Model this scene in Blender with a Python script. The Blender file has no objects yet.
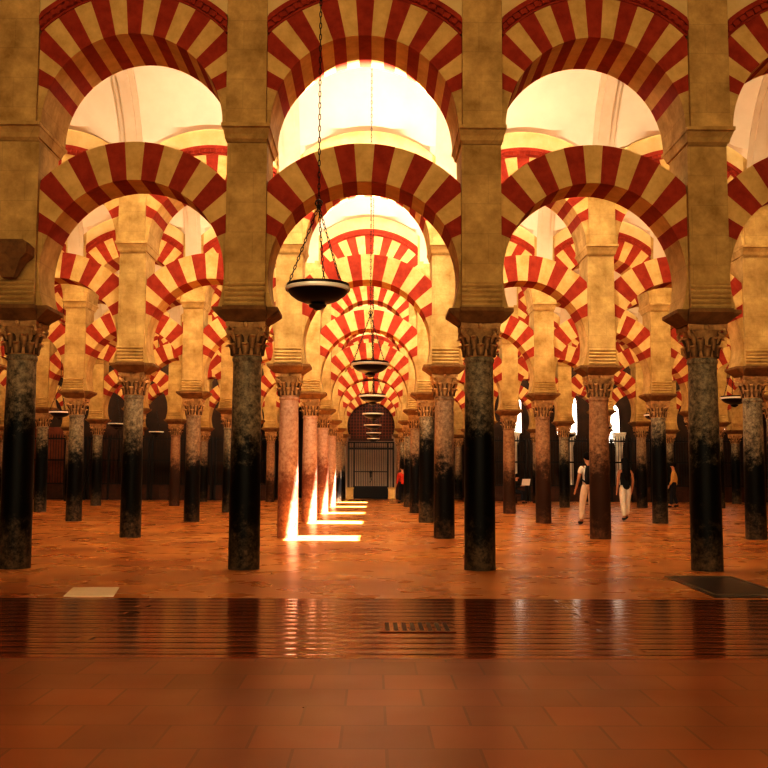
import bpy, bmesh, math, random
from mathutils import Vector, Matrix
random.seed(7)
PI = math.pi
scene = bpy.context.scene
COL = scene.collection

# ------------------------------------------------------------------ layout
W = 3.10                 # bay width
ROW1, DROW = 13.30, 6.67 # first arcade and distance between arcades
NROW = 7
def row_y(n): return ROW1 + DROW * (n - 1)
ROWCOLS = {1: 3, 2: 4, 3: 5, 4: 5, 5: 6, 6: 6, 7: 2}     # columns on each side of the central aisle
ORD = ['', 'front', 'second', 'third', 'fourth', 'fifth', 'sixth', 'last']
NTH = ['', 'first', 'second', 'third', 'fourth', 'fifth', 'sixth', 'seventh']

# ------------------------------------------------------------------ materials
MATS = {}
def new_mat(name):
    m = bpy.data.materials.new(name); m.use_nodes = True
    nt = m.node_tree
    b = nt.nodes['Principled BSDF']
    return m, nt, b
def N(nt, t, **kw):
    n = nt.nodes.new(t)
    for k, v in kw.items():
        if k in n.inputs: n.inputs[k].default_value = v
        else: setattr(n, k, v)
    return n
def ramp(nt, stops):
    r = nt.nodes.new('ShaderNodeValToRGB')
    e = r.color_ramp.elements
    while len(e) < len(stops): e.new(0.5)
    for i, (p, c) in enumerate(stops):
        e[i].position = p; e[i].color = (c[0], c[1], c[2], 1)
    return r
def coords(nt, rnd=True):
    tc = nt.nodes.new('ShaderNodeTexCoord')
    if not rnd: return tc.outputs['Object']
    oi = nt.nodes.new('ShaderNodeObjectInfo')
    mul = N(nt, 'ShaderNodeMath', operation='MULTIPLY'); mul.inputs[1].default_value = 37.0
    nt.links.new(oi.outputs['Random'], mul.inputs[0])
    add = N(nt, 'ShaderNodeVectorMath', operation='ADD')
    nt.links.new(tc.outputs['Object'], add.inputs[0]); nt.links.new(mul.outputs[0], add.inputs[1])
    return add.outputs[0]
def mottled(name, c1, c2, scale=3.0, rough=0.85, bump=0.15, bscale=25, detail=6, spec=0.3, lo=0.3, hi=0.7):
    m, nt, b = new_mat(name); L = nt.links.new
    co = coords(nt)
    n1 = N(nt, 'ShaderNodeTexNoise', Scale=scale, Detail=detail, Roughness=0.65)
    L(co, n1.inputs['Vector'])
    r = ramp(nt, [(lo, c1), (hi, c2)])
    L(n1.outputs['Fac'], r.inputs[0]); L(r.outputs[0], b.inputs['Base Color'])
    b.inputs['Roughness'].default_value = rough
    b.inputs['Specular IOR Level'].default_value = spec
    if bump:
        n2 = N(nt, 'ShaderNodeTexNoise', Scale=bscale, Detail=4)
        L(co, n2.inputs['Vector'])
        bp = N(nt, 'ShaderNodeBump', Strength=bump, Distance=0.02)
        L(n2.outputs['Fac'], bp.inputs['Height']); L(bp.outputs[0], b.inputs['Normal'])
    MATS[name] = m; return m
def plain(name, c, rough=0.6, metal=0.0, spec=0.4):
    m, nt, b = new_mat(name)
    b.inputs['Base Color'].default_value = (*c, 1); b.inputs['Roughness'].default_value = rough
    b.inputs['Metallic'].default_value = metal; b.inputs['Specular IOR Level'].default_value = spec
    MATS[name] = m; return m

def ashlar(name, c1, c2, joint):
    m, nt, b = new_mat(name); L = nt.links.new
    tc = nt.nodes.new('ShaderNodeTexCoord')
    sp = nt.nodes.new('ShaderNodeSeparateXYZ'); L(tc.outputs['Object'], sp.inputs[0])
    s = N(nt, 'ShaderNodeMath', operation='ADD'); L(sp.outputs[0], s.inputs[0]); L(sp.outputs[1], s.inputs[1])
    cb = nt.nodes.new('ShaderNodeCombineXYZ'); L(s.outputs[0], cb.inputs[0]); L(sp.outputs[2], cb.inputs[1])
    br = N(nt, 'ShaderNodeTexBrick', Scale=1.0)
    br.inputs['Brick Width'].default_value = 0.62; br.inputs['Row Height'].default_value = 0.40
    br.inputs['Mortar Size'].default_value = 0.006
    br.inputs['Color1'].default_value = (0.9, 0.9, 0.9, 1); br.inputs['Color2'].default_value = (1, 1, 1, 1)
    br.inputs['Mortar'].default_value = (joint, joint, joint, 1)
    L(cb.outputs[0], br.inputs['Vector'])
    co = coords(nt)
    n1 = N(nt, 'ShaderNodeTexNoise', Scale=2.2, Detail=8, Roughness=0.7); L(co, n1.inputs['Vector'])
    r = ramp(nt, [(0.32, c1), (0.68, c2)]); L(n1.outputs['Fac'], r.inputs[0])
    mx = N(nt, 'ShaderNodeMix', data_type='RGBA', blend_type='MULTIPLY'); mx.inputs[0].default_value = 0.8
    L(r.outputs[0], mx.inputs[6]); L(br.outputs['Color'], mx.inputs[7]); L(mx.outputs[2], b.inputs['Base Color'])
    n2 = N(nt, 'ShaderNodeTexNoise', Scale=22, Detail=5); L(co, n2.inputs['Vector'])
    bp = N(nt, 'ShaderNodeBump', Strength=0.25, Distance=0.02); L(n2.outputs['Fac'], bp.inputs['Height'])
    L(bp.outputs[0], b.inputs['Normal'])
    b.inputs['Roughness'].default_value = 0.9; b.inputs['Specular IOR Level'].default_value = 0.2
    MATS[name] = m; return m

def shaft_mat(name, top, top2, dark, zlo, zhi, low):
    """veined marble shaft, dark stained in a band round the middle"""
    m, nt, b = new_mat(name); L = nt.links.new
    tc = nt.nodes.new('ShaderNodeTexCoord')
    sp = nt.nodes.new('ShaderNodeSeparateXYZ'); L(tc.outputs['Object'], sp.inputs[0])
    co = coords(nt)
    oi = nt.nodes.new('ShaderNodeObjectInfo')
    sh = N(nt, 'ShaderNodeMath', operation='MULTIPLY_ADD'); sh.inputs[1].default_value = 0.7; sh.inputs[2].default_value = -0.35
    L(oi.outputs['Random'], sh.inputs[0])
    n0 = N(nt, 'ShaderNodeTexNoise', Scale=5.5, Detail=10, Roughness=0.8); L(co, n0.inputs['Vector'])
    dn = N(nt, 'ShaderNodeMath', operation='MULTIPLY_ADD'); dn.inputs[1].default_value = 2.6; dn.inputs[2].default_value = -1.3
    L(n0.outputs['Fac'], dn.inputs[0])
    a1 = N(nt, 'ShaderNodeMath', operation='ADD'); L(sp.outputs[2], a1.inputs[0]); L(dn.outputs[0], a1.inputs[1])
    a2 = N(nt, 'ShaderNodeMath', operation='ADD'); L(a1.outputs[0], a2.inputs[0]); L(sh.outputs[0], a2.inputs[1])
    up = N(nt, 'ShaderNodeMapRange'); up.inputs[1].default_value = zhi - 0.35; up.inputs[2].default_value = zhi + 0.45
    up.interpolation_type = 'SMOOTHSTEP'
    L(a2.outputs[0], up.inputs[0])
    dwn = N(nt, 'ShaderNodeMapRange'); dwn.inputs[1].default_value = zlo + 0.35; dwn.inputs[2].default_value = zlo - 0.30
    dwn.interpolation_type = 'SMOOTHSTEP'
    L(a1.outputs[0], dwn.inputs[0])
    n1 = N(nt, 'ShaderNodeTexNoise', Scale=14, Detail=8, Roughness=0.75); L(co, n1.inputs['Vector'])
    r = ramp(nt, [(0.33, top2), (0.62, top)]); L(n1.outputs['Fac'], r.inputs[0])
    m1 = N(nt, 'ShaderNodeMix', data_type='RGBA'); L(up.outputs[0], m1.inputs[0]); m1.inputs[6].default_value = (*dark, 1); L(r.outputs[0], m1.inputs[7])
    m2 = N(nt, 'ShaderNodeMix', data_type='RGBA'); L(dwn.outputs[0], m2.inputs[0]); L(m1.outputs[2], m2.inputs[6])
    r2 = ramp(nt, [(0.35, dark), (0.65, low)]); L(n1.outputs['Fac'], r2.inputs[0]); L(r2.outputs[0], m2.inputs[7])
    L(m2.outputs[2], b.inputs['Base Color'])
    b.inputs['Roughness'].default_value = 0.42; b.inputs['Specular IOR Level'].default_value = 0.12
    bp = N(nt, 'ShaderNodeBump', Strength=0.12, Distance=0.01); L(n1.outputs['Fac'], bp.inputs['Height']); L(bp.outputs[0], b.inputs['Normal'])
    MATS[name] = m; return m

stone   = ashlar('golden_stone', (0.34, 0.208, 0.060), (0.68, 0.465, 0.185), 0.80)
red     = mottled('red_brick', (0.26, 0.026, 0.009), (0.40, 0.055, 0.020), 6, 0.85, 0.2, 40)
cream   = mottled('cream_stone', (0.52, 0.325, 0.10), (0.74, 0.51, 0.205), 4, 0.85, 0.2, 30)
capm    = mottled('carved_stone', (0.26, 0.14, 0.055), (0.62, 0.38, 0.16), 8, 0.75, 0.5, 45)
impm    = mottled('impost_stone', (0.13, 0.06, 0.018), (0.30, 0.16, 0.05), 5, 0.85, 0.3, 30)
plaster = mottled('vault_plaster', (0.68, 0.56, 0.41), (0.76, 0.64, 0.48), 1.2, 0.9, 0.05, 12)
ribm    = mottled('rib_plaster', (0.56, 0.43, 0.29), (0.64, 0.51, 0.36), 2, 0.9, 0.05, 12)
ochre   = mottled('ochre_plaster', (0.60, 0.43, 0.18), (0.70, 0.54, 0.27), 3, 0.9, 0.1, 20)
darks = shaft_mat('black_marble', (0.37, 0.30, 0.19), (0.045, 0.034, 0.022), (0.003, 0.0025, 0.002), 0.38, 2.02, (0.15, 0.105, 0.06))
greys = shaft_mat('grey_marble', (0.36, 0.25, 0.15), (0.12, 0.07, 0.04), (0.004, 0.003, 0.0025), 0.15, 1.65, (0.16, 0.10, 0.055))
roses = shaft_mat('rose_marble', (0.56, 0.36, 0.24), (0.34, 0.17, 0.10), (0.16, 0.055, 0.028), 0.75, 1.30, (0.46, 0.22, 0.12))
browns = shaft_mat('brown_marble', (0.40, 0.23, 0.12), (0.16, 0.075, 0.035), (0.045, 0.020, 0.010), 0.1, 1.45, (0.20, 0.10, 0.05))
whites = mottled('white_marble', (0.78, 0.70, 0.60), (0.90, 0.84, 0.76), 6, 0.5, 0.1, 20)
iron  = plain('black_iron', (0.008, 0.006, 0.005), 0.45, 0.3)
bronze = plain('dark_bronze', (0.02, 0.013, 0.009), 0.35, 0.6)
silver = plain('bright_rim', (0.92, 0.88, 0.80), 0.3, 0.15)
wood  = mottled('dark_wood', (0.030, 0.010, 0.004), (0.085, 0.028, 0.010), 5, 0.55, 0.2, 30)
redwood = mottled('red_wood', (0.13, 0.030, 0.010), (0.22, 0.055, 0.020), 4, 0.6, 0.1, 30)
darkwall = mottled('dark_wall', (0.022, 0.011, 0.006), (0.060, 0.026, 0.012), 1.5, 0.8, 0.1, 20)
palewall = mottled('pale_wall', (0.62, 0.48, 0.36), (0.74, 0.60, 0.47), 2, 0.8, 0.05, 12)
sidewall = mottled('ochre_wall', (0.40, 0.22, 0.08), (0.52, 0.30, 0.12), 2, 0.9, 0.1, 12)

def emis(name, c, s):
    m, nt, b = new_mat(name)
    b.inputs['Base Color'].default_value = (*c, 1)
    b.inputs['Emission Color'].default_value = (*c, 1); b.inputs['Emission Strength'].default_value = s
    MATS[name] = m; return m
skyglass = emis('daylit_glass', (1.0, 0.97, 0.9), 2.6)

def floor_mat(name, c1, c2, tile, rough, grout_ripple_dark=0.75, jit=0.08, wave=0.0, row=None):
    m, nt, b = new_mat(name); L = nt.links.new
    co = coords(nt, False)
    br = N(nt, 'ShaderNodeTexBrick', Scale=1.0)
    br.inputs['Brick Width'].default_value = tile; br.inputs['Row Height'].default_value = row or tile
    br.inputs['Mortar Size'].default_value = 0.075 if wave else 0.008  # on the strip, wide dark lines paint in rippling reflections
    br.inputs['Mortar Smooth'].default_value = 0.6 if wave else 0.1
    br.inputs['Color1'].default_value = (1 - jit, 1 - jit, 1 - jit, 1); br.inputs['Color2'].default_value = (1, 1, 1, 1)
    br.inputs['Mortar'].default_value = (grout_ripple_dark,) * 3 + (1,)
    L(co, br.inputs['Vector'])
    n1 = N(nt, 'ShaderNodeTexNoise', Scale=0.5, Detail=2.5, Roughness=0.5); L(co, n1.inputs['Vector'])
    r = ramp(nt, [(0.34, c1), (0.66, c2)]); L(n1.outputs['Fac'], r.inputs[0])
    mx = N(nt, 'ShaderNodeMix', data_type='RGBA', blend_type='MULTIPLY'); mx.inputs[0].default_value = 1
    L(r.outputs[0], mx.inputs[6]); L(br.outputs['Color'], mx.inputs[7]); L(mx.outputs[2], b.inputs['Base Color'])
    n2 = N(nt, 'ShaderNodeTexNoise', Scale=1.6, Detail=2); L(co, n2.inputs['Vector'])
    mr = N(nt, 'ShaderNodeMapRange'); mr.inputs[3].default_value = rough - 0.07; mr.inputs[4].default_value = rough + 0.1
    L(n2.outputs['Fac'], mr.inputs[0]); L(mr.outputs[0], b.inputs['Roughness'])
    b.inputs['Specular IOR Level'].default_value = 0.36 if wave else 0.5
    bp = N(nt, 'ShaderNodeBump', Strength=0.35 if wave else 0.12, Distance=wave or 0.004)
    L(br.outputs['Fac'], bp.inputs['Height']); bp.invert = True
    bp2 = N(nt, 'ShaderNodeBump', Strength=0.03, Distance=0.01)
    L(n2.outputs['Fac'], bp2.inputs['Height']); L(bp.outputs[0], bp2.inputs['Normal'])
    L(bp2.outputs[0], b.inputs['Normal'])
    MATS[name] = m; return m
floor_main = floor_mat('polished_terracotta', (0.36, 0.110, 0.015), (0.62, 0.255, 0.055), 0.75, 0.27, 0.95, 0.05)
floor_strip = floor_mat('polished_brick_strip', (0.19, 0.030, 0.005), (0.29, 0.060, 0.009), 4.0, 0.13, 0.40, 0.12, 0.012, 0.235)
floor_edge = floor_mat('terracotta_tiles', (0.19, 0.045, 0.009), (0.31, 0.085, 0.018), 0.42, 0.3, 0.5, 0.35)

# ------------------------------------------------------------------ mesh helper
class MB:
    def __init__(self): self.v = []; self.f = []; self.mi = []
    def add(self, vs, fs, mi=0):
        o = len(self.v); self.v += [tuple(p) for p in vs]
        for f in fs: self.f.append(tuple(i + o for i in f)); self.mi.append(mi)
    def box(self, x0, x1, y0, y1, z0, z1, mi=0):
        self.add([(x0,y0,z0),(x1,y0,z0),(x1,y1,z0),(x0,y1,z0),(x0,y0,z1),(x1,y0,z1),(x1,y1,z1),(x0,y1,z1)],
                 [(0,3,2,1),(4,5,6,7),(0,1,5,4),(1,2,6,5),(2,3,7,6),(3,0,4,7)], mi)
    def frustum(self, a, b, z0, z1, mi=0):       # half sizes (x,y) at z0 and z1
        (ax, ay), (bx, by) = a, b
        self.add([(-ax,-ay,z0),(ax,-ay,z0),(ax,ay,z0),(-ax,ay,z0),(-bx,-by,z1),(bx,-by,z1),(bx,by,z1),(-bx,by,z1)],
                 [(0,3,2,1),(4,5,6,7),(0,1,5,4),(1,2,6,5),(2,3,7,6),(3,0,4,7)], mi)
    def lathe(self, prof, n=24, c=(0,0,0), mi=0, cap=True):
        vs = []; fs = []
        for r, z in prof:
            for k in range(n):
                a = 2*PI*k/n; vs.append((c[0]+r*math.cos(a), c[1]+r*math.sin(a), c[2]+z))
        for i in range(len(prof)-1):
            for k in range(n):
                k2 = (k+1) % n; fs.append((i*n+k, i*n+k2, (i+1)*n+k2, (i+1)*n+k))
        if cap:
            fs.append(tuple(reversed(range(n)))); fs.append(tuple((len(prof)-1)*n+k for k in range(n)))
        self.add(vs, fs, mi)
    def loft_rects(self, prof, mi=0):           # list of (hx, hy, z)
        vs = []; fs = []
        for hx, hy, z in prof: vs += [(-hx,-hy,z),(hx,-hy,z),(hx,hy,z),(-hx,hy,z)]
        for i in range(len(prof)-1):
            for k in range(4):
                k2 = (k+1) % 4; fs.append((i*4+k, i*4+k2, i*4+4+k2, i*4+4+k))
        fs.append((3,2,1,0)); o = (len(prof)-1)*4; fs.append((o,o+1,o+2,o+3))
        self.add(vs, fs, mi)
    def tube(self, pts, r, n=8, mi=0, closed=False):
        pts = [Vector(p) for p in pts]; vs = []; fs = []; m = len(pts)
        rr = r if isinstance(r, (list, tuple)) else [r]*m
        for i, p in enumerate(pts):
            if closed: t = pts[(i+1) % m] - pts[i-1]
            else: t = pts[min(i+1, m-1)] - pts[max(i-1, 0)]
            t.normalize()
            u = t.cross(Vector((0,0,1)) if abs(t.z) < 0.9 else Vector((1,0,0))).normalized(); w = t.cross(u)
            for k in range(n):
                a = 2*PI*k/n; vs.append(p + rr[i]*(math.cos(a)*u + math.sin(a)*w))
        for i in range(m if closed else m-1):
            j = (i+1) % m
            for k in range(n):
                k2 = (k+1) % n; fs.append((i*n+k, i*n+k2, j*n+k2, j*n+k))
        if not closed:
            fs.append(tuple(reversed(range(n)))); fs.append(tuple((m-1)*n+k for k in range(n)))
        self.add(vs, fs, mi)
    def ellipsoid(self, c, r, n=14, m=8, mi=0):
        prof = [(math.sin(PI*i/m), -math.cos(PI*i/m)) for i in range(m+1)]
        vs = []; fs = []
        for s, z in prof:
            for k in range(n):
                a = 2*PI*k/n; vs.append((c[0]+r[0]*s*math.cos(a), c[1]+r[1]*s*math.sin(a), c[2]+r[2]*z))
        for i in range(m):
            for k in range(n):
                k2 = (k+1) % n; fs.append((i*n+k, i*n+k2, (i+1)*n+k2, (i+1)*n+k))
        self.add(vs, fs, mi)
    def mesh(self, name, mats, smooth=None):
        me = bpy.data.meshes.new(name); me.from_pydata(self.v, [], self.f); me.validate()
        for m in mats: me.materials.append(m)
        if len(me.polygons) == len(self.mi):
            me.polygons.foreach_set('material_index', self.mi)
        bm = bmesh.new(); bm.from_mesh(me); bmesh.ops.remove_doubles(bm, verts=bm.verts, dist=1e-5)
        bmesh.ops.recalc_face_normals(bm, faces=bm.faces); bm.to_mesh(me); bm.free()
        if smooth:
            me.polygons.foreach_set('use_smooth', [True]*len(me.polygons)); me.set_sharp_from_angle(angle=math.radians(smooth))
        me.update(); return me
def link(name, me, parent=None, loc=(0,0,0), rz=0):
    o = bpy.data.objects.new(name, me); COL.objects.link(o); o.location = loc; o.rotation_euler = (0,0,rz)
    if parent: o.parent = parent
    return o
def empty(name, loc=(0,0,0), rz=0): 
    o = link(name, None, None, loc, rz); o.empty_display_size = 0.2; return o
def tag(o, label, cat, group=None, kind=None):
    o['label'] = label; o['category'] = cat
    if group: o['group'] = group
    if kind: o['kind'] = kind
    return o
def struct(name, me, loc=(0,0,0)):
    o = link(name, me, None, loc); o['kind'] = 'structure'; return o

# ------------------------------------------------------------------ column meshes (origin on the floor at the column's axis)
PH = 0.262                      # pier half width
XC = W/2 - PH                  # clear half width of a bay between piers
Z_CAP, Z_IMP, Z_PIER = 2.80, 3.24, 3.42
Z_MO0, Z_MO1 = 5.60, 5.81
Z_TOP = 7.62
def shaft_mesh(m):
    b = MB()
    b.lathe([(0.205,0),(0.207,0.02),(0.205,0.5),(0.202,1.2),(0.196,1.9),(0.188,2.5),(0.184,2.72),(0.196,2.73),(0.203,2.755),(0.196,2.78),(0.186,2.80)], 28)
    return b.mesh('shaft', [m], 35)
SHAFT = {'dark': shaft_mesh(darks), 'grey': shaft_mesh(greys), 'rose': shaft_mesh(roses), 'brown': shaft_mesh(browns), 'white': shaft_mesh(whites)}
def capital_mesh(m):
    b = MB(); z0 = Z_CAP
    b.lathe([(0.186,0),(0.19,0.03),(0.195,0.15),(0.205,0.26),(0.235,0.34),(0.25,0.36)], 24, (0,0,z0))
    def leaf(a, zb, h, rb, out, w):
        ca, sa = math.cos(a), math.sin(a); n = 6; vs = []; fs = []
        for i in range(n+1):
            t = i/n
            r = rb + 0.015 + out*(t**3) ; z = zb + h*min(t*1.12, 1.0) - (0.045*max(0, t-0.8)/0.2 if t > 0.8 else 0)
            ww = w*(0.75 + 0.5*t - 0.95*t**4)
            for s, dr in ((-1, 0.0), (-0.5, 0.018), (0, 0.008), (0.5, 0.018), (1, 0.0)):
                x = (r+dr)*ca - s*ww*sa; y = (r+dr)*sa + s*ww*ca; vs.append((x, y, z))
        for i in range(n):
            for k in range(4): fs.append((i*5+k, i*5+k+1, i*5+6+k, i*5+5+k))
        o = len(vs)
        for i in range(n+1):                      # inner skin to give the leaf thickness
            t = i/n; r = rb - 0.02 + out*(t**3)*0.7; z = zb + h*min(t*1.1, 0.97) - (0.05*max(0, t-0.8)/0.2 if t > 0.8 else 0)
            ww = w*(0.75 + 0.5*t - 0.95*t**4)*0.95
            for s in (-1, -0.5, 0, 0.5, 1): vs.append((r*ca - s*ww*sa, r*sa + s*ww*ca, z))
        for i in range(n):
            for k in range(4): fs.append((o+i*5+k, o+i*5+5+k, o+i*5+6+k, o+i*5+k+1))
            fs.append((i*5, i*5+5, o+i*5+5, o+i*5)); fs.append((i*5+4, o+i*5+4, o+i*5+9, i*5+9))
        fs.append(tuple(range(n*5, n*5+5)) + tuple(reversed(range(o+n*5, o+n*5+5))))
        b.add(vs, fs)
    for k in range(8): leaf(2*PI*k/8, z0+0.01, 0.17, 0.19, 0.075, 0.066)
    for k in range(8): leaf(2*PI*(k+.5)/8, z0+0.09, 0.20, 0.195, 0.085, 0.062)
    for k in range(4):                             # corner volutes
        a = PI/4 + k*PI/2; ca, sa = math.cos(a), math.sin(a)
        pts = []
        for i in range(14):
            t = i/13; th = -PI/2 + t*3.2*PI*0.75; rr = 0.062*(1-0.65*t)
            rad = 0.285 + rr*math.cos(th); zz = z0+0.335 + rr*math.sin(th); pts.append((rad*ca, rad*sa, zz))
        b.tube(pts, [0.03-0.012*i/13 for i in range(14)], 6)
        b.tube([(0.20*ca,0.20*sa,z0+0.2),(0.24*ca,0.24*sa,z0+0.26),(0.285*ca,0.285*sa,z0+0.30)], 0.028, 6)
    # abacus with hollow sides
    vs = []; ring = []
    for k in range(4):
        a0 = -PI/4 + k*PI/2
        p, q = Vector((math.cos(a0), math.sin(a0)))*0.37, Vector((math.cos(a0+PI/2), math.sin(a0+PI/2)))*0.37
        nrm = -((p+q)/2).normalized()
        for i in range(6):
            t = i/6; e = p.lerp(q, t) + nrm*0.05*math.sin(PI*t); ring.append(e)
    n = len(ring)
    for z, s in ((z0+0.365, 0.93), (z0+0.39, 1.0), (z0+0.44, 1.0)): vs += [(e.x*s, e.y*s, z) for e in ring]
    fs = [(l*n+k, l*n+(k+1)%n, (l+1)*n+(k+1)%n, (l+1)*n+k) for l in range(2) for k in range(n)]
    fs += [tuple(reversed(range(n))), tuple(range(2*n, 3*n))]
    b.add(vs, fs)
    for k in range(4):                             # fleuron on each side
        a = k*PI/2; b.ellipsoid((0.225*math.cos(a), 0.225*math.sin(a), z0+0.40), (0.035,0.035,0.045), 8, 6)
    return b.mesh('capital', [m], 50)
def crevice_shade(m):  # occlusion shade put into the colour: hollows of the carving darkened
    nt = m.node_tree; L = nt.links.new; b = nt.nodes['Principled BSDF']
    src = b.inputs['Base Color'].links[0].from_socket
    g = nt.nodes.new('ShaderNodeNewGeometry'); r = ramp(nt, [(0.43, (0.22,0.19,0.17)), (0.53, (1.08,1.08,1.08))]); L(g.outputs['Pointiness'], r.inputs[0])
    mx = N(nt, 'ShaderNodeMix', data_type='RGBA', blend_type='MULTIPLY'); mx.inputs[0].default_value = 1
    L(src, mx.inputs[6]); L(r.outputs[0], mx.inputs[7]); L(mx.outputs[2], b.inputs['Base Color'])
crevice_shade(capm)
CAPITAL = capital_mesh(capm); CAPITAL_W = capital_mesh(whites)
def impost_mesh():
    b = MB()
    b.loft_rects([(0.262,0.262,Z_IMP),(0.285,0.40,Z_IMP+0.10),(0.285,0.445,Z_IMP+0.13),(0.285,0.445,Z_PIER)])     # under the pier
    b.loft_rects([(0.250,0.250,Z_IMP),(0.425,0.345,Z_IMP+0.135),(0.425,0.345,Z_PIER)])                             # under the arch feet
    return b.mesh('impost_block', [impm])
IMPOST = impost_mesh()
def pier_mesh():
    b = MB(); PD = 0.40
    # rolled corbel courses at the foot on front and back, then the plain pier
    prof = [(PH, PD, Z_PIER)]
    z = Z_PIER
    for k in range(5):
        base = PD - 0.0; 
        for t in (0.15, 0.4, 0.65, 0.9): prof.append((PH, base + 0.028*math.sin(PI*t), z + 0.066*t))
        prof.append((PH, base-0.004, z+0.066)); z += 0.066
    prof += [(PH, PD, z+0.01), (PH, PD, Z_MO0)]
    b.loft_rects(prof)
    return b.mesh('pier', [stone])
PIER = pier_mesh()
def moulding_mesh():
    b = MB()
    b.loft_rects([(PH-0.001,0.42,Z_MO0),(PH,0.46,Z_MO0+0.03),(PH+0.02,0.47,Z_MO0+0.035),(PH+0.03,0.50,Z_MO0+0.09),(PH+0.045,0.56,Z_MO0+0.15),(PH+0.055,0.605,Z_MO0+0.16),(PH+0.055,0.605,Z_MO1-0.005),(PH+0.02,0.58,Z_MO1)])
    return b.mesh('moulding', [ribm if False else stone])
MOULD = moulding_mesh()
def upper_pier_mesh():
    b = MB(); b.loft_rects([(PH,0.575,Z_MO1),(PH,0.575,Z_TOP)])
    return b.mesh('upper_pier', [stone])
UPIER = upper_pier_mesh()

def col_x(n, k):                  # k-th column out from the axis
    x = (k-0.5)*W
    return x - (0.10 if n == 1 and k >= 2 else 0)
def bay(n, k):                    # centre and width factor of a bay
    if k == 0: return 0.0, 1.0
    s = 1 if k > 0 else -1; a, b_ = col_x(n, abs(k)), col_x(n, abs(k)+1)
    return s*(a+b_)/2, (b_-a-2*PH)/(W-2*PH)
KIND = {}   # (row, index) -> shaft kind; index negative = left side
def kind_of(n, i):
    if (n, i) in KIND: return KIND[(n, i)]
    return random.choice(['dark', 'grey', 'grey', 'brown'])
for i in (-3,-2,-1,1,2,3): KIND[(1,i)] = 'dark'
KIND.update({(2,-1):'rose',(3,-1):'rose',(4,-1):'rose',(5,-1):'rose',(2,1):'grey',(3,1):'dark',(4,1):'grey',(2,2):'brown',(2,-2):'dark',(2,3):'dark',(2,-3):'dark',(3,-2):'grey',(3,2):'brown',(3,-3):'dark'})
DESC = {'dark':'black mottled marble column','grey':'grey marble column','rose':'pale rosy marble column','brown':'brown mottled marble column','white':'white marble column'}
def side(i): return 'left' if i < 0 else 'right'
for n in range(1, NROW+1):
    for s in (-1, 1):
        for k in range(1, ROWCOLS[n]+1):
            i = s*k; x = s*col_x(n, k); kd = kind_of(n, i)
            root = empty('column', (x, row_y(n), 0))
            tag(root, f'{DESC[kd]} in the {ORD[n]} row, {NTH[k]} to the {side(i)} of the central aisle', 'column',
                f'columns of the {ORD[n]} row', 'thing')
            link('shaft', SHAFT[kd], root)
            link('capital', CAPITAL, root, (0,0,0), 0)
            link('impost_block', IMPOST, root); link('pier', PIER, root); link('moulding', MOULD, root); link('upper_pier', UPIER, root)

# ------------------------------------------------------------------ arches (origin on the floor at the middle of the bay)
def ring_mesh(name, rin, rout, hd, zc, zfoot, a1, nv, mats, xclip, par=0):
    b = MB()
    a0 = math.asin((zfoot - zc)/rin)
    def P(a, r):
        return (r*math.cos(a), zc + r*math.sin(a))
    def outer(a):
        c = abs(math.cos(a)); r = rout if c < 1e-6 else min(rout, xclip/c)
        return max(r, rin+0.004)
    segs = []
    if a1 > a0:
        m = 8
        for j in range(m): segs.append((a0+(a1-a0)*j/m, a0+(a1-a0)*(j+1)/m, 0))
    da = (PI-2*a1)/nv
    for v in range(nv):
        mi = 1 if (v + par) % 2 == 0 else 2
        for j in range(3): segs.append((a1+da*(v+j/3), a1+da*(v+(j+1)/3), mi))
    if a1 > a0:
        for j in range(m): segs.append((PI-a1+(a1-a0)*j/m, PI-a1+(a1-a0)*(j+1)/m, 0))
    for q, (t0, t1, mi) in enumerate(segs):
        i0, i1, o0, o1 = P(t0, rin), P(t1, rin), P(t0, outer(t0)), P(t1, outer(t1))
        if q == 0: o0 = (min(outer(t0)*math.cos(t0)+0.2, xclip), i0[1])
        if q == len(segs)-1: o1 = (max(outer(t1)*math.cos(t1)-0.2, -xclip), i1[1])
        vs = [(p[0], y, p[1]) for y in (-hd, hd) for p in (i0, i1, o1, o0)]
        fs = [(0,1,2,3), (4,7,6,5), (0,4,5,1), (3,2,6,7)]
        if q == 0: fs.append((0,3,7,4))
        if q == len(segs)-1: fs.append((1,5,6,2))
        b.add(vs, fs, mi)
    return b.mesh(name, mats)
ZC_LO, R_LO, RO_LO = 3.85, 1.262, 1.78
LOWER = ring_mesh('horseshoe_arch', R_LO, RO_LO, 0.33, ZC_LO, Z_PIER+0.002, math.radians(23.5), 15, [stone, red, cream], XC-0.001)
ZC_UP, R_UP, RO_UP = 5.80, 1.235, 1.78
UPPER = ring_mesh('upper_arch', R_UP, RO_UP, 0.52, ZC_UP, Z_MO1+0.003, math.radians(22), 17, [stone, red, cream], XC-0.001)
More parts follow.
